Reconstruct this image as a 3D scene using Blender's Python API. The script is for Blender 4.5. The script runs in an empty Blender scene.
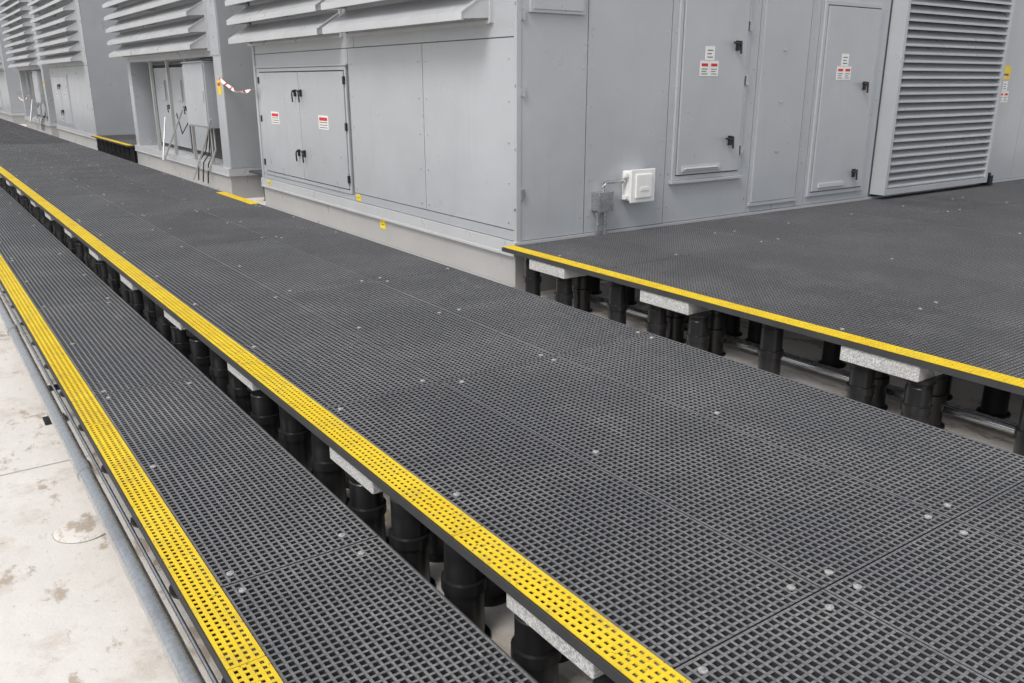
import bpy, bmesh, math, random
from mathutils import Vector, Matrix
random.seed(7)
S = bpy.context.scene
rad = math.radians

# ------------------------------------------------------------------ builder
class MB:
    def __init__(s): s.v=[]; s.f=[]; s.m=[]; s.t=[]; s.sm=[]
    def add(s, vs, fs, mi=0, tint=0.5, smooth=False):
        o=len(s.v); s.v+=vs; s.t+=[tint]*len(vs)
        for f in fs:
            s.f.append(tuple(i+o for i in f)); s.m.append(mi); s.sm.append(smooth)
    def box(s,x0,x1,y0,y1,z0,z1,mi=0,tint=0.5):
        vs=[(x0,y0,z0),(x1,y0,z0),(x1,y1,z0),(x0,y1,z0),(x0,y0,z1),(x1,y0,z1),(x1,y1,z1),(x0,y1,z1)]
        s.add(vs,[(0,3,2,1),(4,5,6,7),(0,1,5,4),(1,2,6,5),(2,3,7,6),(3,0,4,7)],mi,tint)
    def prism(s,poly,axis,a0,a1,mi=0,tint=0.5):
        n=len(poly)
        def P(p,a):
            if axis=='x': return (a,p[0],p[1])
            if axis=='y': return (p[0],a,p[1])
            return (p[0],p[1],a)
        vs=[P(p,a0) for p in poly]+[P(p,a1) for p in poly]
        fs=[tuple(range(n)),tuple(range(2*n-1,n-1,-1))]+[(i,i+n,(i+1)%n+n,(i+1)%n) for i in range(n)]
        s.add(vs,fs,mi,tint)
    def lathe(s,cx,cy,z,prof,n=20,mi=0,tint=0.5):
        vs=[];fs=[]
        for r,h in prof:
            for k in range(n):
                a=2*math.pi*k/n; vs.append((cx+r*math.cos(a),cy+r*math.sin(a),z+h))
        for i in range(len(prof)-1):
            for k in range(n):
                fs.append((i*n+k,i*n+(k+1)%n,(i+1)*n+(k+1)%n,(i+1)*n+k))
        fs.append(tuple(reversed(range(n)))); fs.append(tuple((len(prof)-1)*n+k for k in range(n)))
        s.add(vs,fs,mi,tint,True)
    def tube(s,pts,r,n=12,mi=0):
        pts=[Vector(p) for p in pts]; vs=[];fs=[]
        for i,p in enumerate(pts):
            d=(pts[min(i+1,len(pts)-1)]-pts[max(i-1,0)]).normalized()
            ref=Vector((0,0,1)) if abs(d.z)<0.9 else Vector((0,1,0))
            a=d.cross(ref).normalized(); b=d.cross(a)
            for k in range(n):
                t=2*math.pi*k/n; q=p+a*r*math.cos(t)+b*r*math.sin(t); vs.append(tuple(q))
        for i in range(len(pts)-1):
            for k in range(n):
                fs.append((i*n+k,i*n+(k+1)%n,(i+1)*n+(k+1)%n,(i+1)*n+k))
        fs.append(tuple(reversed(range(n)))); fs.append(tuple((len(pts)-1)*n+k for k in range(n)))
        s.add(vs,fs,mi,0.5,True)
    def obj(s,name,mats,parent=None,recalc=True,bevel=0):
        me=bpy.data.meshes.new(name); me.from_pydata(s.v,[],s.f)
        for m in mats: me.materials.append(m)
        me.polygons.foreach_set('material_index',s.m)
        me.polygons.foreach_set('use_smooth',s.sm)
        a=me.attributes.new('tint','FLOAT','POINT'); a.data.foreach_set('value',s.t)
        if recalc:
            bm=bmesh.new(); bm.from_mesh(me); bmesh.ops.recalc_face_normals(bm,faces=bm.faces[:]); bm.to_mesh(me); bm.free()
        me.update()
        if any(s.sm): me.set_sharp_from_angle(angle=rad(35))
        o=bpy.data.objects.new(name,me); S.collection.objects.link(o)
        if bevel:
            b=o.modifiers.new('bevel','BEVEL'); b.width=bevel; b.segments=2; b.limit_method='ANGLE'
        if parent: o.parent=parent
        return o
def empty(name):
    e=bpy.data.objects.new(name,None); S.collection.objects.link(e); return e

# ------------------------------------------------------------------ materials
def new(name):
    m=bpy.data.materials.new(name); m.use_nodes=True; n=m.node_tree.nodes; l=m.node_tree.links
    return m,n,l,n['Principled BSDF']
def noise(n,l,scale,detail=4,rough=.55,vscale=None,src='Object'):
    tc=n.new('ShaderNodeTexCoord'); t=n.new('ShaderNodeTexNoise')
    t.inputs['Scale'].default_value=scale; t.inputs['Detail'].default_value=detail; t.inputs['Roughness'].default_value=rough
    if vscale:
        mp=n.new('ShaderNodeMapping'); mp.inputs['Scale'].default_value=vscale
        l.new(tc.outputs[src],mp.inputs[0]); l.new(mp.outputs[0],t.inputs[0])
    else: l.new(tc.outputs[src],t.inputs[0])
    return t.outputs['Fac']
def ramp(n,l,inp,a,b,c0=0,c1=1):
    r=n.new('ShaderNodeMapRange'); r.inputs['From Min'].default_value=a; r.inputs['From Max'].default_value=b
    r.inputs['To Min'].default_value=c0; r.inputs['To Max'].default_value=c1
    l.new(inp,r.inputs['Value']); return r.outputs[0]
def mix(n,l,fac,a,b,mode='MIX'):
    m=n.new('ShaderNodeMix'); m.data_type='RGBA'; m.blend_type=mode
    for k,v in ((0,fac),(6,a),(7,b)):
        if isinstance(v,(int,float)): m.inputs[k].default_value=v
        elif isinstance(v,tuple): m.inputs[k].default_value=(*v,1)
        else: l.new(v,m.inputs[k])
    return m.outputs[2]
def bump(n,l,h,strength,dist,b):
    x=n.new('ShaderNodeBump'); x.inputs['Strength'].default_value=strength; x.inputs['Distance'].default_value=dist
    l.new(h,x.inputs['Height']); l.new(x.outputs[0],b.inputs['Normal'])
def simple(name,col,rough=.5,metal=0,var=.15,sc=6):
    m,n,l,b=new(name)
    f=noise(n,l,sc); c=mix(n,l,ramp(n,l,f,.3,.7),tuple(x*(1-var) for x in col),tuple(min(1,x*(1+var)) for x in col))
    l.new(c,b.inputs['Base Color']); b.inputs['Roughness'].default_value=rough; b.inputs['Metallic'].default_value=metal
    return m

def grating_mat():
    m,n,l,b=new('grating_grey')
    at=n.new('ShaderNodeAttribute'); at.attribute_name='tint'
    c=mix(n,l,at.outputs['Fac'],(.150,.152,.160),(.190,.192,.200))
    big=ramp(n,l,noise(n,l,1.1,7,.7),.45,.70,0,.8)
    c=mix(n,l,big,c,(.27,.268,.268))
    fine=ramp(n,l,noise(n,l,60,3,.7),.35,.75,.6,1.4)
    cc=n.new('ShaderNodeCombineColor'); [l.new(fine,cc.inputs[i]) for i in range(3)]
    c=mix(n,l,1.0,c,cc.outputs[0],'MULTIPLY')
    sc=ramp(n,l,noise(n,l,3.2,8,.8,(1,.35,1)),.60,.72,0,.55)
    c=mix(n,l,sc,c,(.36,.355,.345))
    spots=ramp(n,l,noise(n,l,8,6,.8),.68,.725,0,.9)
    c=mix(n,l,spots,c,(.55,.54,.52))
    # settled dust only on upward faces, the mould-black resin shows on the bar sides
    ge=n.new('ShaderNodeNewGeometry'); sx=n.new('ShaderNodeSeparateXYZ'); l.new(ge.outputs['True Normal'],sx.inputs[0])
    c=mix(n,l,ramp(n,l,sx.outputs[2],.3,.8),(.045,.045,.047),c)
    l.new(c,b.inputs['Base Color']); b.inputs['Roughness'].default_value=.5
    bump(n,l,noise(n,l,400,2),.5,.002,b)
    return m
def yellow_mat():
    m,n,l,b=new('grating_yellow')
    d=ramp(n,l,noise(n,l,7,6,.7),.48,.75,0,.75)
    c=mix(n,l,ramp(n,l,noise(n,l,2.5),.3,.7),(.80,.55,.012),(.88,.65,.03))
    c=mix(n,l,d,c,(.58,.41,.06))
    w=ramp(n,l,noise(n,l,45,4,.7),.62,.69)
    c=mix(n,l,w,c,(.12,.10,.05))
    l.new(c,b.inputs['Base Color']); b.inputs['Roughness'].default_value=.6
    bump(n,l,noise(n,l,300,2),.5,.002,b)
    return m
def wall_mat(name='painted_steel',col=(.485,.505,.53)):
    m,n,l,b=new(name)
    at=n.new('ShaderNodeAttribute'); at.attribute_name='tint'
    c=mix(n,l,at.outputs['Fac'],tuple(x*.93 for x in col),tuple(x*1.07 for x in col))
    f=ramp(n,l,noise(n,l,.9,6,.6),.35,.7)
    c=mix(n,l,f,c,tuple(x*.91 for x in col))
    st=ramp(n,l,noise(n,l,1,5,.6,(9,9,.5)),.58,.78,0,.25)
    c=mix(n,l,st,c,(.36,.355,.345))
    sp=ramp(n,l,noise(n,l,22,6,.8),.69,.74,0,.5)
    c=mix(n,l,sp,c,(.28,.27,.25))
    l.new(c,b.inputs['Base Color']); b.inputs['Metallic'].default_value=.15
    l.new(ramp(n,l,noise(n,l,3,5),.3,.7,.26,.40),b.inputs['Roughness'])
    bump(n,l,noise(n,l,1.1,2),.35,.05,b)
    return m
def roof_mat():
    m,n,l,b=new('roof_membrane')
    c=mix(n,l,ramp(n,l,noise(n,l,1.6,8,.65),.3,.7),(.80,.765,.72),(.72,.68,.63))
    s=ramp(n,l,noise(n,l,2.1,10,.72),.53,.62,0,.65)
    c=mix(n,l,s,c,(.58,.51,.43))
    s2=ramp(n,l,noise(n,l,3.7,9,.72,(1,.55,1)),.55,.60,0,.8)
    c=mix(n,l,s2,c,(.42,.34,.25))
    d=ramp(n,l,noise(n,l,18,8,.75),.60,.70,0,.75)
    c=mix(n,l,d,c,(.33,.28,.23))
    l.new(c,b.inputs['Base Color']); b.inputs['Roughness'].default_value=.6
    bump(n,l,noise(n,l,4,8,.65),.5,.02,b)
    return m
def block_mat():
    m,n,l,b=new('concrete_block')
    c=mix(n,l,ramp(n,l,noise(n,l,120,2,.6),.4,.62),(.36,.36,.36),(.72,.71,.69))
    c=mix(n,l,ramp(n,l,noise(n,l,6,4),.45,.7,0,.5),c,(.48,.46,.43))
    l.new(c,b.inputs['Base Color']); b.inputs['Roughness'].default_value=.9
    bump(n,l,noise(n,l,150,3),.6,.004,b)
    return m
def galv_mat():
    m,n,l,b=new('galvanised_steel')
    tc=n.new('ShaderNodeTexCoord'); v=n.new('ShaderNodeTexVoronoi'); v.inputs['Scale'].default_value=60
    l.new(tc.outputs['Object'],v.inputs[0])
    c=mix(n,l,ramp(n,l,v.outputs['Distance'],0,.8),(.50,.515,.525),(.64,.65,.66))
    c=mix(n,l,ramp(n,l,noise(n,l,3,6,.7),.5,.75,0,.5),c,(.38,.38,.37))
    l.new(c,b.inputs['Base Color']); b.inputs['Metallic'].default_value=.92
    l.new(ramp(n,l,noise(n,l,8,5),.3,.7,.18,.34),b.inputs['Roughness'])
    return m
GR=grating_mat(); YE=yellow_mat(); WA=wall_mat(); ROOF=roof_mat(); BLK=block_mat(); GALV=galv_mat()
CURB=wall_mat('curb_steel',(.46,.46,.455)); TRIM=wall_mat('trim_steel',(.58,.59,.605))
PLA=simple('black_plastic',(.016,.016,.017),.3,0,.3); DARK=simple('dark_interior',(.05,.05,.052),.8)
EDGE=simple('grating_edge',(.05,.05,.052),.6)
WH=simple('white_plastic',(.82,.82,.80),.4,0,.04); RED=simple('label_red',(.65,.03,.03),.5); BLT=simple('label_ink',(.10,.10,.10),.6)
YT=simple('label_yellow',(.85,.62,.02),.5); STEEL=simple('stainless_clip',(.46,.45,.43),.5,.3,.3,80)
SEAL=simple('seam_sealant',(.14,.145,.15),.7); SEAM=simple('membrane_seam',(.30,.28,.26),.7)

# ------------------------------------------------------------------ ground (roof membrane)
RZ=-0.55
g=MB(); g.add([(-300,-300,RZ),(300,-300,RZ),(300,300,RZ),(-300,300,RZ)],[(0,1,2,3)]); g.obj('ground',[ROOF],recalc=False)
sm=MB()
for k,y in enumerate([2.2,5.27,8.4,11.4,14.5,17.5]):
    a=.02*((k*7)%3-1)
    sm.add([(-6,y-.05,RZ+.004),(1.9,y+a,RZ+.004),(1.9,y+a+.006,RZ+.004),(-6,y-.044,RZ+.004)],[(0,1,2,3)],0)
sm.obj('membrane_seam',[SEAM],recalc=False)
p=MB(); p.lathe(.43,4.33,RZ+.001,[(.135,0),(.135,.004),(.128,.007)],40,0); p.lathe(.43,4.33,RZ+.001,[(.138,0),(.138,.002)],40,1)
p.obj('membrane_patch',[ROOF,SEAM])

# ------------------------------------------------------------------ grating
def grating(mb,x0,x1,y0,y1,zt,w=.0105,depth=.038,mi=0,dz=True,pit=.032):
    t=random.random(); 
    if dz: zt+=random.uniform(-.0015,.0015)
    P=pit if y0<24 else .046
    nx=max(1,round((x1-x0-w)/P)); ny=max(1,round((y1-y0-w)/P))
    for i in range(nx+1):
        c=x0+w/2+(x1-x0-w)*i/nx; mb.box(c-w/2,c+w/2,y0+.001,y1-.001,zt-depth,zt,mi,t)
    for j in range(ny+1):
        c=y0+w/2+(y1-y0-w)*j/ny; mb.box(x0+.001,x1-.001,c-w/2,c+w/2,zt-depth+.0015,zt-.0015,mi,t)
def fgrid(lo,hi,first,step):
    ys=[lo]; y=first
    while y-step>lo: y-=step
    while y<hi:
        if y>lo+.2: ys.append(y)
        y+=step
    ys.append(hi); return ys
def clip(mb,x,y,z):
    x+=random.uniform(-.015,.015); y+=random.uniform(-.02,.02)
    mb.lathe(x,y,z,[(.0145,-.004),(.0145,.0018),(.011,.003)],14,0)
    mb.lathe(x,y,z+.003,[(.006,0),(.005,.003)],8,0)
def yellow(mb,x0,x1,y0,y1,zt,step=2.44):
    y=y0
    while y<y1:
        e=min(y+step,y1); grating(mb,x0,x1,y+.002,e-.002,zt+.0075,.0135,.006,0,False,.0305); y=e
def ped_profile(h):
    k=h*.52
    return [(.105,0),(.105,.012),(.082,.02),(.080,k-.03),
            (.091,k-.028),(.091,k+.018),(.084,k+.02),(.078,k+.022),(.078,h-.06),(.074,h-.055),(.074,h-.03),(.093,h-.022),(.093,h)]
def pedestal(mb,x,y,h,n=20): mb.lathe(x,y,RZ,ped_profile(h),n)

# main walkway
cols=[(1.42,2.236),(2.242,3.048),(3.054,3.86)]
W=empty('raised_walkway'); mb=MB(); cl=MB()
ys=fgrid(-2.5,76,1.40,2.46)
for ci,(a,b) in enumerate(cols):
    for j in range(len(ys)-1):
        grating(mb,a,b,ys[j]+.0035,ys[j+1]-.0035,0)
        if ys[j]<24:
            for yy in (ys[j]+.06,(ys[j]+ys[j+1])/2+.02,ys[j+1]-.06):
                for xx in (a+.19 if ci==0 else a+.09,b-.07):
                    if random.random()<.6: clip(cl,xx,yy,.0)
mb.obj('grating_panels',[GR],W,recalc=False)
cl.obj('hold_down_clips',[STEEL],W)
yb=MB(); yellow(yb,1.415,1.540,-2.5,76,0); 
yellow(yb,3.74,3.863,11.4,12.95,0)
yb.obj('yellow_edge_strip',[YE],W,recalc=False)
eb=MB()
eb.box(1.409,1.4145,-2.5,76,-.041,-.002); eb.box(3.8605,3.866,-2.5,76,-.041,-.002)
eb.obj('edge_trim',[EDGE],W)
pd=MB(); bk=MB()
blocks=[.30,1.82,3.30,4.86]; y=6.4
while y<40: blocks.append(y); y+=1.54
for y in blocks: 
    j=random.uniform(-.03,.03); bk.box(1.425+abs(j)*.5,1.86,y-.23+j,y+.23+j,-.131,-.0415)
bk.obj('support_blocks',[BLK],W,bevel=.006)
y=-.2; 
while y<70:
    n=28 if y<10 else 14
    hit=[b for b in blocks if abs(b-y)<.32]
    h=-RZ-.0395-(.0925 if hit else 0)
    pedestal(pd,1.535+random.uniform(-.01,.02),y,h,n)
    if int(y*10)%3: pedestal(pd,1.78,y+.2,-RZ-.14,n)
    for xx in (2.24,3.05,3.70): pedestal(pd,xx+random.uniform(-.02,.02),y+random.uniform(-.05,.05),-RZ-.0395,n)
    y+=.47+random.uniform(-.05,.05) if y<20 else .62
pd.obj('pedestals',[PLA],W)

# lower walkway
LZ=-.20; W2=empty('raised_walkway'); mb=MB(); cl=MB()
ys=fgrid(-2.5,76,2.87,2.44)
for j in range(len(ys)-1):
    grating(mb,.574,1.345,ys[j]+.0035,ys[j+1]-.0035,LZ)
    if ys[j]<20:
        for yy in (ys[j]+.07,(ys[j]+ys[j+1])/2,ys[j+1]-.07):
            for xx in (.76,1.24):
                if random.random()<.65: clip(cl,xx,yy,LZ)
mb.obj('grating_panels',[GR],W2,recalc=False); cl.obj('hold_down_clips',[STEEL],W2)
yb=MB(); yellow(yb,.570,.695,-2.5,76,LZ); yb.obj('yellow_edge_strip',[YE],W2,recalc=False)
eb=MB(); eb.box(.564,.5695,-2.5,76,LZ-.041,LZ-.002); eb.box(1.3455,1.351,-2.5,76,LZ-.041,LZ-.002); eb.obj('edge_trim',[EDGE],W2)
pd=MB(); y=.5
while y<70:
    for xx in (.74,1.22): pedestal(pd,xx,y,-RZ+LZ-.04,18)
    y+=.75
pd.obj('pedestals',[PLA],W2)

# right platform
W3=empty('raised_platform'); mb=MB(); cl=MB()
PX=4.78; xs=[PX+1.22*i for i in range(13)]; yy_=[-2.0,.69,3.13,5.57,6.93]
for i in range(len(xs)-1):
    for j in range(len(yy_)-1):
        if xs[i]>9 and j==0: continue
        grating(mb,xs[i]+(.0 if i==0 else .004),xs[i+1]-.004,yy_[j]+.004,yy_[j+1]-.004,0)
        for yy in (yy_[j]+.08,(yy_[j]+yy_[j+1])/2):
            for xx in (xs[i]+.2,xs[i+1]-.08):
                if random.random()<.5: clip(cl,xx,yy,0)
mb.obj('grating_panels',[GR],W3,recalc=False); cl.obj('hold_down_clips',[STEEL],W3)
yb=MB(); yellow(yb,PX-.004,PX+.119,-2,6.93,0); yb.obj('yellow_edge_strip',[YE],W3,recalc=False)
eb=MB(); eb.box(PX-.011,PX-.0055,-2,6.94,-.041,-.002); eb.box(PX-.005,PX+.25,6.9345,6.94,-.041,-.002); eb.obj('edge_trim',[EDGE],W3)
bl=[6.22,4.68,2.80,1.1]; bk=MB()
for y in bl: bk.box(PX,PX+.5,y-.27,y+.27,-.145,-.0415)
bk.obj('support_blocks',[BLK],W3,bevel=.006)
pd=MB()
for y in [6.62,6.10,5.35,4.86,4.42,3.72,2.98,2.58,1.9,1.1,.4]:
    hit=any(abs(b-y)<.36 for b in bl)
    pedestal(pd,PX+.12+random.uniform(-.01,.03),y,-RZ-.0395-(.106 if hit else 0),28)
    if hit: pedestal(pd,PX+.40,y+.06,-RZ-.15,20)
    for k in range(1,9): pedestal(pd,PX+.35+.61*k,y+random.uniform(-.1,.1),-RZ-.0395,12)
pd.obj('pedestals',[PLA],W3)

# mid platform between units 2 and 3
W4=empty('raised_platform'); mb=MB()
for x in (4.8,6.02): 
    for y in (23.85,26.4): grating(mb,x,x+1.21,y,y+2.5,0)
mb.obj('grating_panels',[GR],W4,recalc=False)
yb=MB(); yellow(yb,4.796,4.92,23.85,28.85,0); yb.obj('yellow_edge_strip',[YE],W4,recalc=False)
pd=MB(); y=24.0
while y<28.8: pedestal(pd,4.93,y,-RZ-.04,12); pedestal(pd,5.8,y+.1,-RZ-.04,12); y+=.55
pd.obj('pedestals',[PLA],W4)
W5=empty('raised_platform'); mb=MB(); grating(mb,5.3,7.7,14.5,16.1,-.02); mb.obj('grating_panels',[GR],W5,recalc=False)
pd=MB(); [pedestal(pd,5.5+.7*k,y,-RZ-.06,12) for k in range(3) for y in (14.8,15.7)]; pd.obj('pedestals',[PLA],W5)

# ------------------------------------------------------------------ pipes
pp=MB(); pp.tube([(.482,-3+2*i,-.268) for i in range(40)],.036,32)
for y in (1.35,4.4,7.45,10.5,13.5,16.6,22.6): pp.tube([(.482,y-.06,-.268),(.482,y+.06,-.268)],.042,32)
rp=pp.obj('galvanised_pipe',[GALV])
sp=MB()
for y in (-.3,6.0,12.3): 
    sp.box(.465,.60,y-.03,y+.03,-.335,-.312); sp.box(.50,.54,y-.03,y+.03,RZ+.02,-.335); sp.box(.47,.60,y-.06,y+.06,RZ+.001,RZ+.02)
sp.obj('pipe_support',[PLA],rp)
pp=MB(); pp.tube([(.546,-3+2*i,-.275) for i in range(40)],.009,12); pp.obj('galvanised_pipe',[GALV])
for (x,z,r) in ((1.98,-.49,.028),(2.07,-.50,.02),(4.35,-.50,.03),(4.45,-.51,.02),(5.30,-.45,.03),(5.42,-.47,.02)):
    pp=MB(); pp.tube([(x+.015*math.sin(i*1.3),-3+1.2*i,z) for i in range(9 if x>4 else 30)],r,12); pp.obj('conduit_pipe',[GALV])
pp=MB(); pp.tube([(4.98,6.75,-.05),(4.97,6.72,-.2),(4.90,6.70,-.42),(4.6,6.5,-.53),(4.2,6.2,-.535)],.012,10); pp.obj('conduit_pipe',[WH])

# ------------------------------------------------------------------ AHU helpers
XW=5.0
def panelY(mb,x0,x1,z0,z1,Y,th=.012,gap=.006,mi=0,tint=None):
    mb.box(x0+gap,x1-gap,Y-th,Y+.001,z0+gap,z1-gap,mi,random.uniform(.2,.8) if tint is None else tint)
def panelX(mb,y0,y1,z0,z1,X,th=.012,gap=.006,mi=0,tint=None):
    mb.box(X-th,X+.001,y0+gap,y1-gap,z0+gap,z1-gap,mi,random.uniform(.2,.8) if tint is None else tint)
def frameY(mb,x0,x1,z0,z1,Y,w=.045,t=.02,mi=0):
    mb.box(x0,x0+w,Y-t,Y,z0,z1,mi); mb.box(x1-w,x1,Y-t,Y,z0,z1,mi)
    mb.box(x0+w,x1-w,Y-t,Y,z0,z0+w,mi); mb.box(x0+w,x1-w,Y-t,Y,z1-w,z1,mi)
def frameX(mb,y0,y1,z0,z1,X,w=.045,t=.02,mi=0):
    mb.box(X-t,X,y0,y0+w,z0,z1,mi); mb.box(X-t,X,y1-w,y1,z0,z1,mi)
    mb.box(X-t,X,y0+w,y1-w,z0,z0+w,mi); mb.box(X-t,X,y0+w,y1-w,z1-w,z1,mi)
def handleY(mb,x,z,Y,s=1):
    mb.box(x-.022,x+.022,Y-.03,Y,z-.055,z+.055); mb.tube([(x,Y-.025,z+.02),(x,Y-.07,z+.02),(x-.03*s,Y-.075,z+.01),(x-.13*s,Y-.07,z+.03)],.012,8)
    mb.tube([(x,Y-.06,z+.05),(x,Y-.07,z-.09)],.013,8)
def handleX(mb,y,z,X,s=1):
    mb.box(X-.03,X,y-.02,y+.02,z-.05,z+.05); mb.tube([(X-.025,y,z+.02),(X-.055,y,z+.02),(X-.055,y-.02*s,z-.02),(X-.05,y-.02*s,z-.13)],.012,8)
    mb.tube([(X-.05,y,z+.03),(X-.05,y+.05*s,z+.035)],.010,8)
def labelY(x,z,Y,big=True):
    mb=MB(); t=.003
    mb.box(x-.075,x+.075,Y-t,Y,z+.015,z+.165,0); 
    for k in range(3): mb.box(x-.045,x+.045-.02*(k%2),Y-t-.0015,Y-t+.0005,z+.045+.036*k,z+.055+.036*k,2)
    for s in (-1,1):
        xa,xb=(x-.15,x-.003) if s<0 else (x+.003,x+.15)
        mb.box(xa,xb,Y-t,Y,z-.155,z+.010,0)
        mb.box(xa+.022,xb-.022,Y-t-.0015,Y-t+.0005,z-.05,z-.018,1)
        for k in range(3): mb.box(xa+.025,xb-.025-.02*(k%2),Y-t-.0015,Y-t+.0005,z-.135+.026*k,z-.127+.026*k,2)
    mb.obj('warning_sign',[WH,RED,BLT])
def labelX(y,z,X,w=.2,h=.17):
    mb=MB(); t=.003
    mb.box(X-t,X,y-w/2,y+w/2,z-h/2,z+h/2,0)
    mb.box(X-t-.0015,X-t+.0005,y-w/2+.03,y+w/2-.03,z+h*.12,z+h*.36,1)
    for k in range(3): mb.box(X-t-.0015,X-t+.0005,y-w/2+.03,y+w/2-.03,z-h*.4+.035*k,z-h*.4+.01+.035*k,2)
    mb.obj('warning_sign',[WH,RED,BLT])
def hood(parent,y0,y1,z0,z1,X=XW,step=.285,out=.37):
    mb=MB(); z=z0
    mb.box(X-.03,X-.0125,y0,y1,z0-.02,z1,1)
    while z<z1:
        mb.prism([(X-.02,z+.27),(X-out,z+.045),(X-out,z-.03),(X-out+.03,z-.03),(X-out+.03,z-.025),(X-out+.008,z-.025),(X-out+.008,z+.036),(X-.02,z+.255)],'y',y0-.01,y1+.01,0,random.uniform(.2,.8))
        for yy in (y0+.002,(y0+y1)/2,y1-.006):
            mb.prism([(X-.02,z+.25),(X-out+.01,z+.034),(X-out+.01,z-.02),(X-.02,z+.0)],'y',yy,yy+.004,0)
        z+=step
    mb.box(X-.05,X-.0125,y0-.03,y0,z0-.05,z1,0); mb.box(X-.05,X-.0125,y1,y1+.03,z0-.05,z1,0)
    mb.box(X-.05,X-.0125,y0,y1,z0-.06,z0-.021,0)
    mb.obj('louvre_hood',[TRIM,WA],parent)
H=6.5
def unit(y0,y1,x1,recess=None):
    e=empty('air_handling_unit'); mb=MB()
    if recess:
        a,b,zt=recess
        mb.box(XW,x1,y0,y1,zt,H,0); mb.box(XW,x1,y0,a,.02,zt-.0005,0); mb.box(XW,x1,b,y1,.02,zt-.0005,0); mb.box(XW+.45,x1-.01,a,b,.02,zt-.0005,0)
    else: mb.box(XW,x1,y0,y1,.02,H,0)
    mb.obj('body',[SEAL if not recess else WA],e)
    mb=MB(); mb.box(XW-.05,x1+.03,y0-.035,y1+.03,-.12,.018,0); mb.box(XW-.065,XW-.0505,y0-.04,y1,-.125,-.10,0); mb.obj('base_rail',[TRIM],e)
    mb=MB(); mb.box(XW-.02,x1,y0+.0,y1,RZ+.001,-.121,0); mb.box(XW-.05,XW-.021,y0,y1,RZ+.001,RZ+.1,0); mb.obj('roof_curb',[CURB],e)
    return e

# ---- unit 1
U=unit(7.0,14.4,22,None)
mb=MB()
for a,b in ((7.0,8.83),(8.83,10.80)): panelX(mb,a,b,.13,2.0,XW)
panelX(mb,10.80,14.4,1.80,2.0,XW); panelX(mb,10.80,14.4,.02,.10,XW); panelX(mb,7.0,10.8,.02,.13,XW); panelX(mb,14.25,14.4,.1,1.8,XW)
for a,b in ((7.0,10.6),(10.6,14.4)): panelX(mb,a,b,2.0,H,XW)
fx=[5.0,5.87,7.05,8.50,8.98,9.46,9.62,11.1]
for a,b in zip(fx[:-1],fx[1:]): panelY(mb,a,b,.02,H,7.0)
for a in (13.9,15.2,16.6,18.0,19.5): panelY(mb,a,a+1.3,.02,H,7.0)
mb.obj('wall_panels',[WA],U)
mb=MB()
mb.box(XW-.02,XW+.03,6.978,7.03,.015,H); 
for x in (9.46,): mb.box(x-.02,x+.02,6.982,6.9875,.03,H)
mb.box(XW-.03,XW-.0125,14.34,14.42,.02,H)
mb.obj('cover_strips',[WA],U)
mb=MB()
for z in (.35,.95,1.55,2.3): mb.box(XW-.028,XW-.0205,6.99,7.01,z-.012,z+.012)
for y in (7.12,8.75,8.92,10.7):
    for z in (.2,.6,1.0,1.4,1.8): mb.lathe(XW-.0185,y,z,[(.006,-.006),(.006,.006)],8)
for x in (5.81,5.93,6.98,7.1,8.44,9.0,9.40,9.52,11.02):
    for k in range(7): mb.lathe(x,6.9865,.2+.38*k,[(.006,-.006),(.006,.006)],8)
mb.obj('panel_screws',[GALV],U)
mb=MB(); frameX(mb,10.86,14.22,.10,1.78,XW,.05,.028); 
mb.box(XW-.045,XW-.0125,10.80,14.28,1.785,1.81)
mb.box(XW-.018,XW,10.912,14.168,.152,1.728,1)
for a,b in ((10.925,12.50),(12.515,14.155)): 
    mb.box(XW-.04,XW,a,b,.165,1.715,0,random.random()); 
mb.obj('side_door',[WA,DARK],U,bevel=.004)
mb=MB()
for z in (1.42,.55):
    handleX(mb,12.40,z,XW-.04,1); handleX(mb,12.62,z,XW-.04,-1)
for z in (1.6,1.0,.3):
    mb.box(XW-.055,XW-.0285,10.88,10.92,z-.05,z+.05); mb.box(XW-.055,XW-.0285,14.16,14.2,z-.05,z+.05)
mb.obj('door_handles',[PLA],U)
labelX(13.55,1.03,XW-.0402,.34,.19); labelX(11.65,1.03,XW-.0402,.34,.19)
hood(U,7.42,10.72,2.19,5.6); hood(U,10.92,14.5,2.19,5.6)
Y=7.0-.0125
def fdoor(x0,x1,z0,z1,t):
    mb=MB(); frameY(mb,x0,x1,z0,z1,Y,.05,.03); mb.box(x0+.052,x1-.052,Y-.015,Y,z0+.052,z1-.052,1); mb.box(x0+.063,x1-.063,Y-.045,Y,z0+.063,z1-.063,0,t)
    return mb
mb=fdoor(7.14,8.30,.50,2.75,.7); mb.box(7.12,8.32,Y-.06,Y,.465,.498)
mb.obj('front_door',[WA,DARK],U,bevel=.004)
mb=MB(); mb.tube([(7.30,Y-.04,.62),(7.30,Y-.07,.63),(7.85,Y-.07,.63),(7.85,Y-.04,.62)],.012,8); mb.box(7.27,7.90,Y-.06,Y-.0455,.6,.66); mb.obj('door_pull',[TRIM],U)
mb=MB(); panelY(mb,8.56,9.42,.14,2.6,Y,.02); mb.box(8.52,9.44,Y-.03,Y,.10,.135); mb.obj('access_panel',[WA],U)
mb=fdoor(9.67,10.90,.13,2.55,.6); mb.obj('front_door',[WA,DARK],U,bevel=.004)
mb=MB(); mb.box(9.85,10.40,Y-.065,Y-.0455,.24,.29); mb.obj('door_pull',[TRIM],U)
mb=MB()
handleY(mb,8.06,1.98,Y-.045,1); handleY(mb,8.04,.92,Y-.045,1)
handleY(mb,10.62,1.53,Y-.045,1); handleY(mb,10.60,.39,Y-.045,1)
mb.obj('door_handles',[PLA],U)
mb=MB(); 
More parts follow.
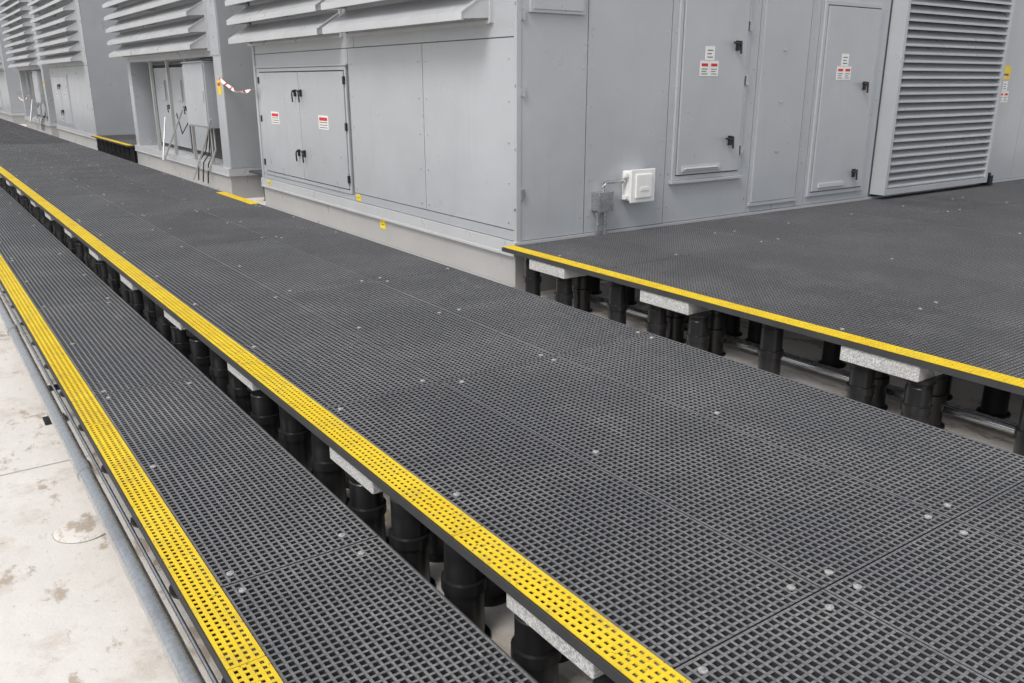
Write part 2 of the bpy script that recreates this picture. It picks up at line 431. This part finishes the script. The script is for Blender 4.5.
for x,z in ((8.25,2.2),(8.25,1.6),(8.25,.8)): mb.box(x,x+.05,Y-.06,Y-.0305,z-.05,z+.05)
for z in (2.2,1.5,.5): mb.box(5.03,5.07,Y-.03,Y,z-.05,z+.05)
for z in (.75,1.35,1.95): mb.box(8.93,8.99,Y-.028,Y-.0205,z-.012,z+.012)
mb.obj('hinges',[GALV],U)
labelY(7.62,1.80,Y-.0452); labelY(10.15,1.76,Y-.0452)
mb=MB(); mb.box(5.12,5.80,Y-.04,Y,2.22,2.5); mb.box(5.15,5.77,Y-.048,Y-.0405,2.25,2.47); mb.obj('vent_cover',[WA],U,bevel=.006)
mb=MB(); lx0,lx1,ly=11.13,13.95,6.76
mb.box(lx0,lx0+.06,ly,6.985,.06,H); mb.box(lx1-.06,lx1,ly,6.985,.06,H); mb.box(lx0+.06,lx1-.06,ly,6.985,.06,.14)
mb.box(lx0+.06,lx1-.06,6.92,6.985,.161,H,1)
z=.15
while z<5.5:
    mb.prism([(ly+.03,z),(ly+.022,z),(ly+.022,z+.018),(ly+.13,z+.105),(ly+.135,z+.099),(ly+.03,z+.014)],'x',lx0+.061,lx1-.061,0,random.random()); z+=.105
mb.obj('wall_louvre',[WA,DARK],U)
mb=MB(); mb.box(lx1+.06,lx1+.16,6.75,6.95,.01,.16); mb.box(lx1+.08,lx1+.14,6.78,6.9,.16,.2); mb.obj('rubber_foot',[PLA])
mb=MB(); mb.box(14.35,14.60,Y-.004,Y,1.62,1.82,0); mb.box(14.40,14.55,Y-.006,Y-.0035,1.67,1.70,1); mb.obj('warning_sign',[YT,BLT])
labelY(14.5,1.42,Y-.001)
mb=MB(); mb.tube([(14.15,Y-.06,.02),(14.15,Y-.06,4)],.03,12); [mb.box(14.10,14.20,Y-.07,Y,z,z+.03) for z in (.5,1.7,2.9)]; mb.obj('conduit_pipe',[GALV])
E=empty('junction_box')
mb=MB(); mb.box(6.40,6.72,Y-.15,Y-.001,.34,.66); mb.box(6.38,6.74,Y-.17,Y-.1505,.32,.68); mb.box(6.44,6.68,Y-.19,Y-.1705,.37,.63)
mb.obj('weatherproof_cover',[WH],E,bevel=.012)
mb=MB(); mb.box(6.50,6.62,Y-.197,Y-.1905,.45,.49); mb.box(6.73,6.75,Y-.14,Y-.05,.44,.56)
for x in (6.36,6.74): mb.box(x-.01,x+.03,Y-.12,Y-.06,.60,.64); mb.box(x-.01,x+.03,Y-.12,Y-.06,.36,.40)
mb.obj('cover_latches',[WH],E,bevel=.004)
E=empty('electrical_box')
mb=MB(); mb.box(5.97,6.16,Y-.13,Y-.001,.26,.46); mb.box(5.962,6.168,Y-.142,Y-.131,.252,.468); mb.obj('box',[GALV],E,bevel=.005)
mb=MB()
mb.tube([(6.01,Y-.065,.25),(6.01,Y-.065,0)],.017,10); mb.tube([(6.11,Y-.065,.25),(6.11,Y-.065,0)],.022,10)
mb.tube([(6.08,Y-.065,.46),(6.08,Y-.065,.51),(6.10,Y-.065,.545),(6.14,Y-.065,.555),(6.38,Y-.065,.555)],.017,10)
for x in (6.01,6.11): mb.tube([(x,Y-.065,.25),(x,Y-.065,.21)],.028,10); mb.tube([(x,Y-.065,.10),(x,Y-.065,.12)],.03,10)
mb.tube([(6.38,Y-.065,.555),(6.34,Y-.065,.555)],.027,10)
mb.obj('conduits',[GALV],E)
mb=MB(); mb.box(XW-.0545,XW-.0502,13.98,14.12,-.07,0,0); mb.box(XW-.056,XW-.0546,14.0,14.1,-.045,-.035,1); mb.obj('warning_sign',[YT,BLT])
mb=MB(); mb.box(XW-.0165,XW-.0125,10.62,10.74,.03,.12,0); mb.box(XW-.018,XW-.0166,10.65,10.71,.07,.08,1); mb.obj('warning_sign',[YT,BLT])
mb=MB(); mb.box(XW-.0245,XW-.0202,9.9,10.05,-.25,-.14,0); mb.box(XW-.026,XW-.0246,9.93,10.02,-.20,-.19,1); mb.obj('warning_sign',[YT,BLT])

# ---- other units
def far_unit(y0,detail):
    y1=y0+7.6; U=unit(y0,y1,16,(y0+.45,y1-.35,2.02))
    mb=MB(); x=XW
    while x<15: panelY(mb,x,x+1.3,.02,H,y0); x+=1.3
    for k in range(4): panelX(mb,y0+k*1.9,y0+k*1.9+1.9,2.03,H,XW)
    mb.obj('wall_panels',[WA],U)
    hood(U,y0+.55,y1+.1,2.17,5.6)
    XR=XW+.44; mb=MB(); hd=MB()
    mb.box(XR,XR+.008,y0+.46,y1-.36,.03,2.0,2)
    a=y0+2.5
    for k,w in enumerate((1.35,1.35,1.4)):
        if a+w>y1-.4: break
        mb.box(XR-.05,XR,a,a+.06,.03,2.0); mb.box(XR-.05,XR,a+w-.06,a+w,.03,2.0); mb.box(XR-.05,XR,a+.06,a+w-.06,1.94,2.0)
        mb.box(XR-.035,XR,a+.07,a+w-.07,.12,1.88,1,random.random()*.4)
        handleX(hd,a+.16,1.0,XR-.04,1)
        mb.box(XR-.065,XR-.0355,a+.35,a+.75,1.15,1.6,1)
        a+=w+.08
    mb.obj('recessed_doors',[SEAL,WA,DARK],U); hd.obj('door_handles',[PLA],U)
    mb=MB()
    for yy in (y0+2.35,y0+3.85,y0+5.3): mb.box(XW,XW+.06,yy,yy+.06,.02,2.02)
    mb.obj('posts',[CURB],U)
    mb=MB(); mb.box(XW-.10,XW+.35,y0+.75,y0+2.15,.72,1.92); mb.box(XW-.125,XW-.101,y0+.78,y0+2.12,.75,1.89); mb.box(XW-.13,XW+.37,y0+.73,y0+2.17,1.921,1.95)
    mb.box(XW-.14,XW-.126,y0+.84,y0+.90,1.2,1.4)
    mb.obj('electrical_cabinet',[WA],U,bevel=.006)
    mb=MB(); mb.tube([(XW+.05,y0+1.0,.72),(XW+.05,y0+1.0,.3),(XW-.1,y0+1.1,-.1)],.02,8); mb.tube([(XW+.05,y0+1.2,.72),(XW+.05,y0+1.2,.03)],.02,8)
    mb.tube([(XW-.12,y0+.55,.9),(XW-.16,y0+1.0,.4),(XW-.3,y0+1.5,-.3)],.018,8)
    mb.tube([(XW+.02,y0+3.0,1.0),(XW-.25,y0+3.9,-.1)],.02,6); mb.tube([(XW+.02,y0+4.5,.8),(XW-.25,y0+4.0,-.1)],.02,6)
    mb.obj('struts_and_conduits',[CURB],U)
    mb=MB()
    for k in range(3):
        yy=y0+1.35+.13*k; mb.tube([(XW+.12,yy,.74),(XW+.10,yy+.03,.5),(XW+.05,yy+.12*(k-1),.2),(XW-.08,yy+.2*(k-1),.02),(XW-.12,yy+.2*(k-1),-.35)],.013,6)
    mb.tube([(XW+.3,y0+2.2,1.5),(XW+.1,y0+2.6,.9),(XW+.02,y0+3.2,.5),(XW+.1,y0+3.8,.9)],.012,6)
    mb.obj('cables',[PLA],U)
    labelX(y0+3.3,1.7,XR-.066,.3,.2)
    mb=MB(); mb.box(XW-.005,XW-.0005,y0+.12,y0+.32,1.35,1.6,0); mb.box(XW-.007,XW-.0055,y0+.14,y0+.30,1.5,1.56,1); mb.obj('warning_sign',[YT,RED])
    return U
def door_unit(y0,x1=16):
    y1=y0+7.6; U=unit(y0,y1,x1,None)
    mb=MB()
    for k in range(4): panelX(mb,y0+k*1.9,y0+k*1.9+1.9,.02,2.03,XW); panelX(mb,y0+k*1.9,y0+k*1.9+1.9,2.03,H,XW)
    x=XW
    while x<15: panelY(mb,x,x+1.3,.02,H,y0); x+=1.3
    mb.obj('wall_panels',[WA],U)
    hood(U,y0+.5,y1+.1,2.17,5.9)
    mb=MB(); hd=MB()
    for a in (y0+3.9,):
        frameX(mb,a,a+3.3,.1,1.78,XW-.0125,.05,.02); mb.box(XW-.04,XW-.0125,a+.06,a+1.6,.16,1.72,0,.8); mb.box(XW-.04,XW-.0125,a+1.66,a+3.24,.16,1.72,0,.7)
        for z in (1.42,.55): handleX(hd,a+1.5,z,XW-.04); handleX(hd,a+1.76,z,XW-.04,-1)
        labelX(a+.8,1.1,XW-.0402,.3,.18); labelX(a+2.5,1.1,XW-.0402,.3,.18)
    mb.obj('side_door',[WA],U); hd.obj('door_handles',[PLA],U)
far_unit(16.2,1); door_unit(29.0); far_unit(38.4,0); door_unit(51.2); far_unit(60.6,0)

def tape(p0,p1,sag,n=24,w=.055):
    mb=MB(); p0=Vector(p0);p1=Vector(p1); pr=None
    for i in range(n+1):
        t=i/n; p=p0.lerp(p1,t); p.z-=sag*4*t*(1-t); p.x+=.02*math.sin(t*11); tw=1.1*math.sin(t*9+1)
        o=Vector((math.sin(tw)*w/2,0,math.cos(tw)*w/2))
        cur=(tuple(p-o),tuple(p+o))
        if pr: mb.add([pr[0],cur[0],cur[1],pr[1]],[(0,1,2,3)],1 if i%4==1 else 0)
        pr=cur
    mb.obj('caution_tape',[WH,RED],recalc=False)
tape((4.86,14.1,1.50),(4.97,16.3,1.66),.16,30)
tape((4.8,42,1.1),(4.8,45.5,.9),.25)

# ------------------------------------------------------------------ light, world, camera
w=bpy.data.worlds.new('World'); S.world=w; w.use_nodes=True; n=w.node_tree.nodes; l=w.node_tree.links
sky=n.new('ShaderNodeTexSky'); sky.sky_type='NISHITA'; sky.sun_disc=False
az=rad(250)
el=rad(52); sky.sun_elevation=el; sky.sun_rotation=az; sky.dust_density=3
hs=n.new('ShaderNodeHueSaturation'); hs.inputs['Saturation'].default_value=.26
bg=n['Background']; bg.inputs['Strength'].default_value=.15; hs.inputs['Value'].default_value=1.12
l.new(sky.outputs[0],hs.inputs['Color']); l.new(hs.outputs[0],bg.inputs['Color'])
sd=bpy.data.lights.new('sun','SUN'); sd.energy=1.5; sd.angle=rad(22); sd.color=(1,.965,.92)
so=bpy.data.objects.new('sun',sd); S.collection.objects.link(so)
d=Vector((math.sin(az)*math.cos(el),math.cos(az)*math.cos(el),math.sin(el)))
so.rotation_euler=d.to_track_quat('Z','Y').to_euler()
cd=bpy.data.cameras.new('camera'); cam=bpy.data.objects.new('camera',cd); S.collection.objects.link(cam)
cam.location=(0,0,1.6); cam.rotation_euler=(rad(90-17.1),0,rad(-35.2)); cd.sensor_width=36; cd.lens=29.85; cd.clip_end=1500; cd.clip_start=.05
S.camera=cam
S.view_settings.view_transform='Standard'; S.view_settings.look='None'; S.view_settings.exposure=0
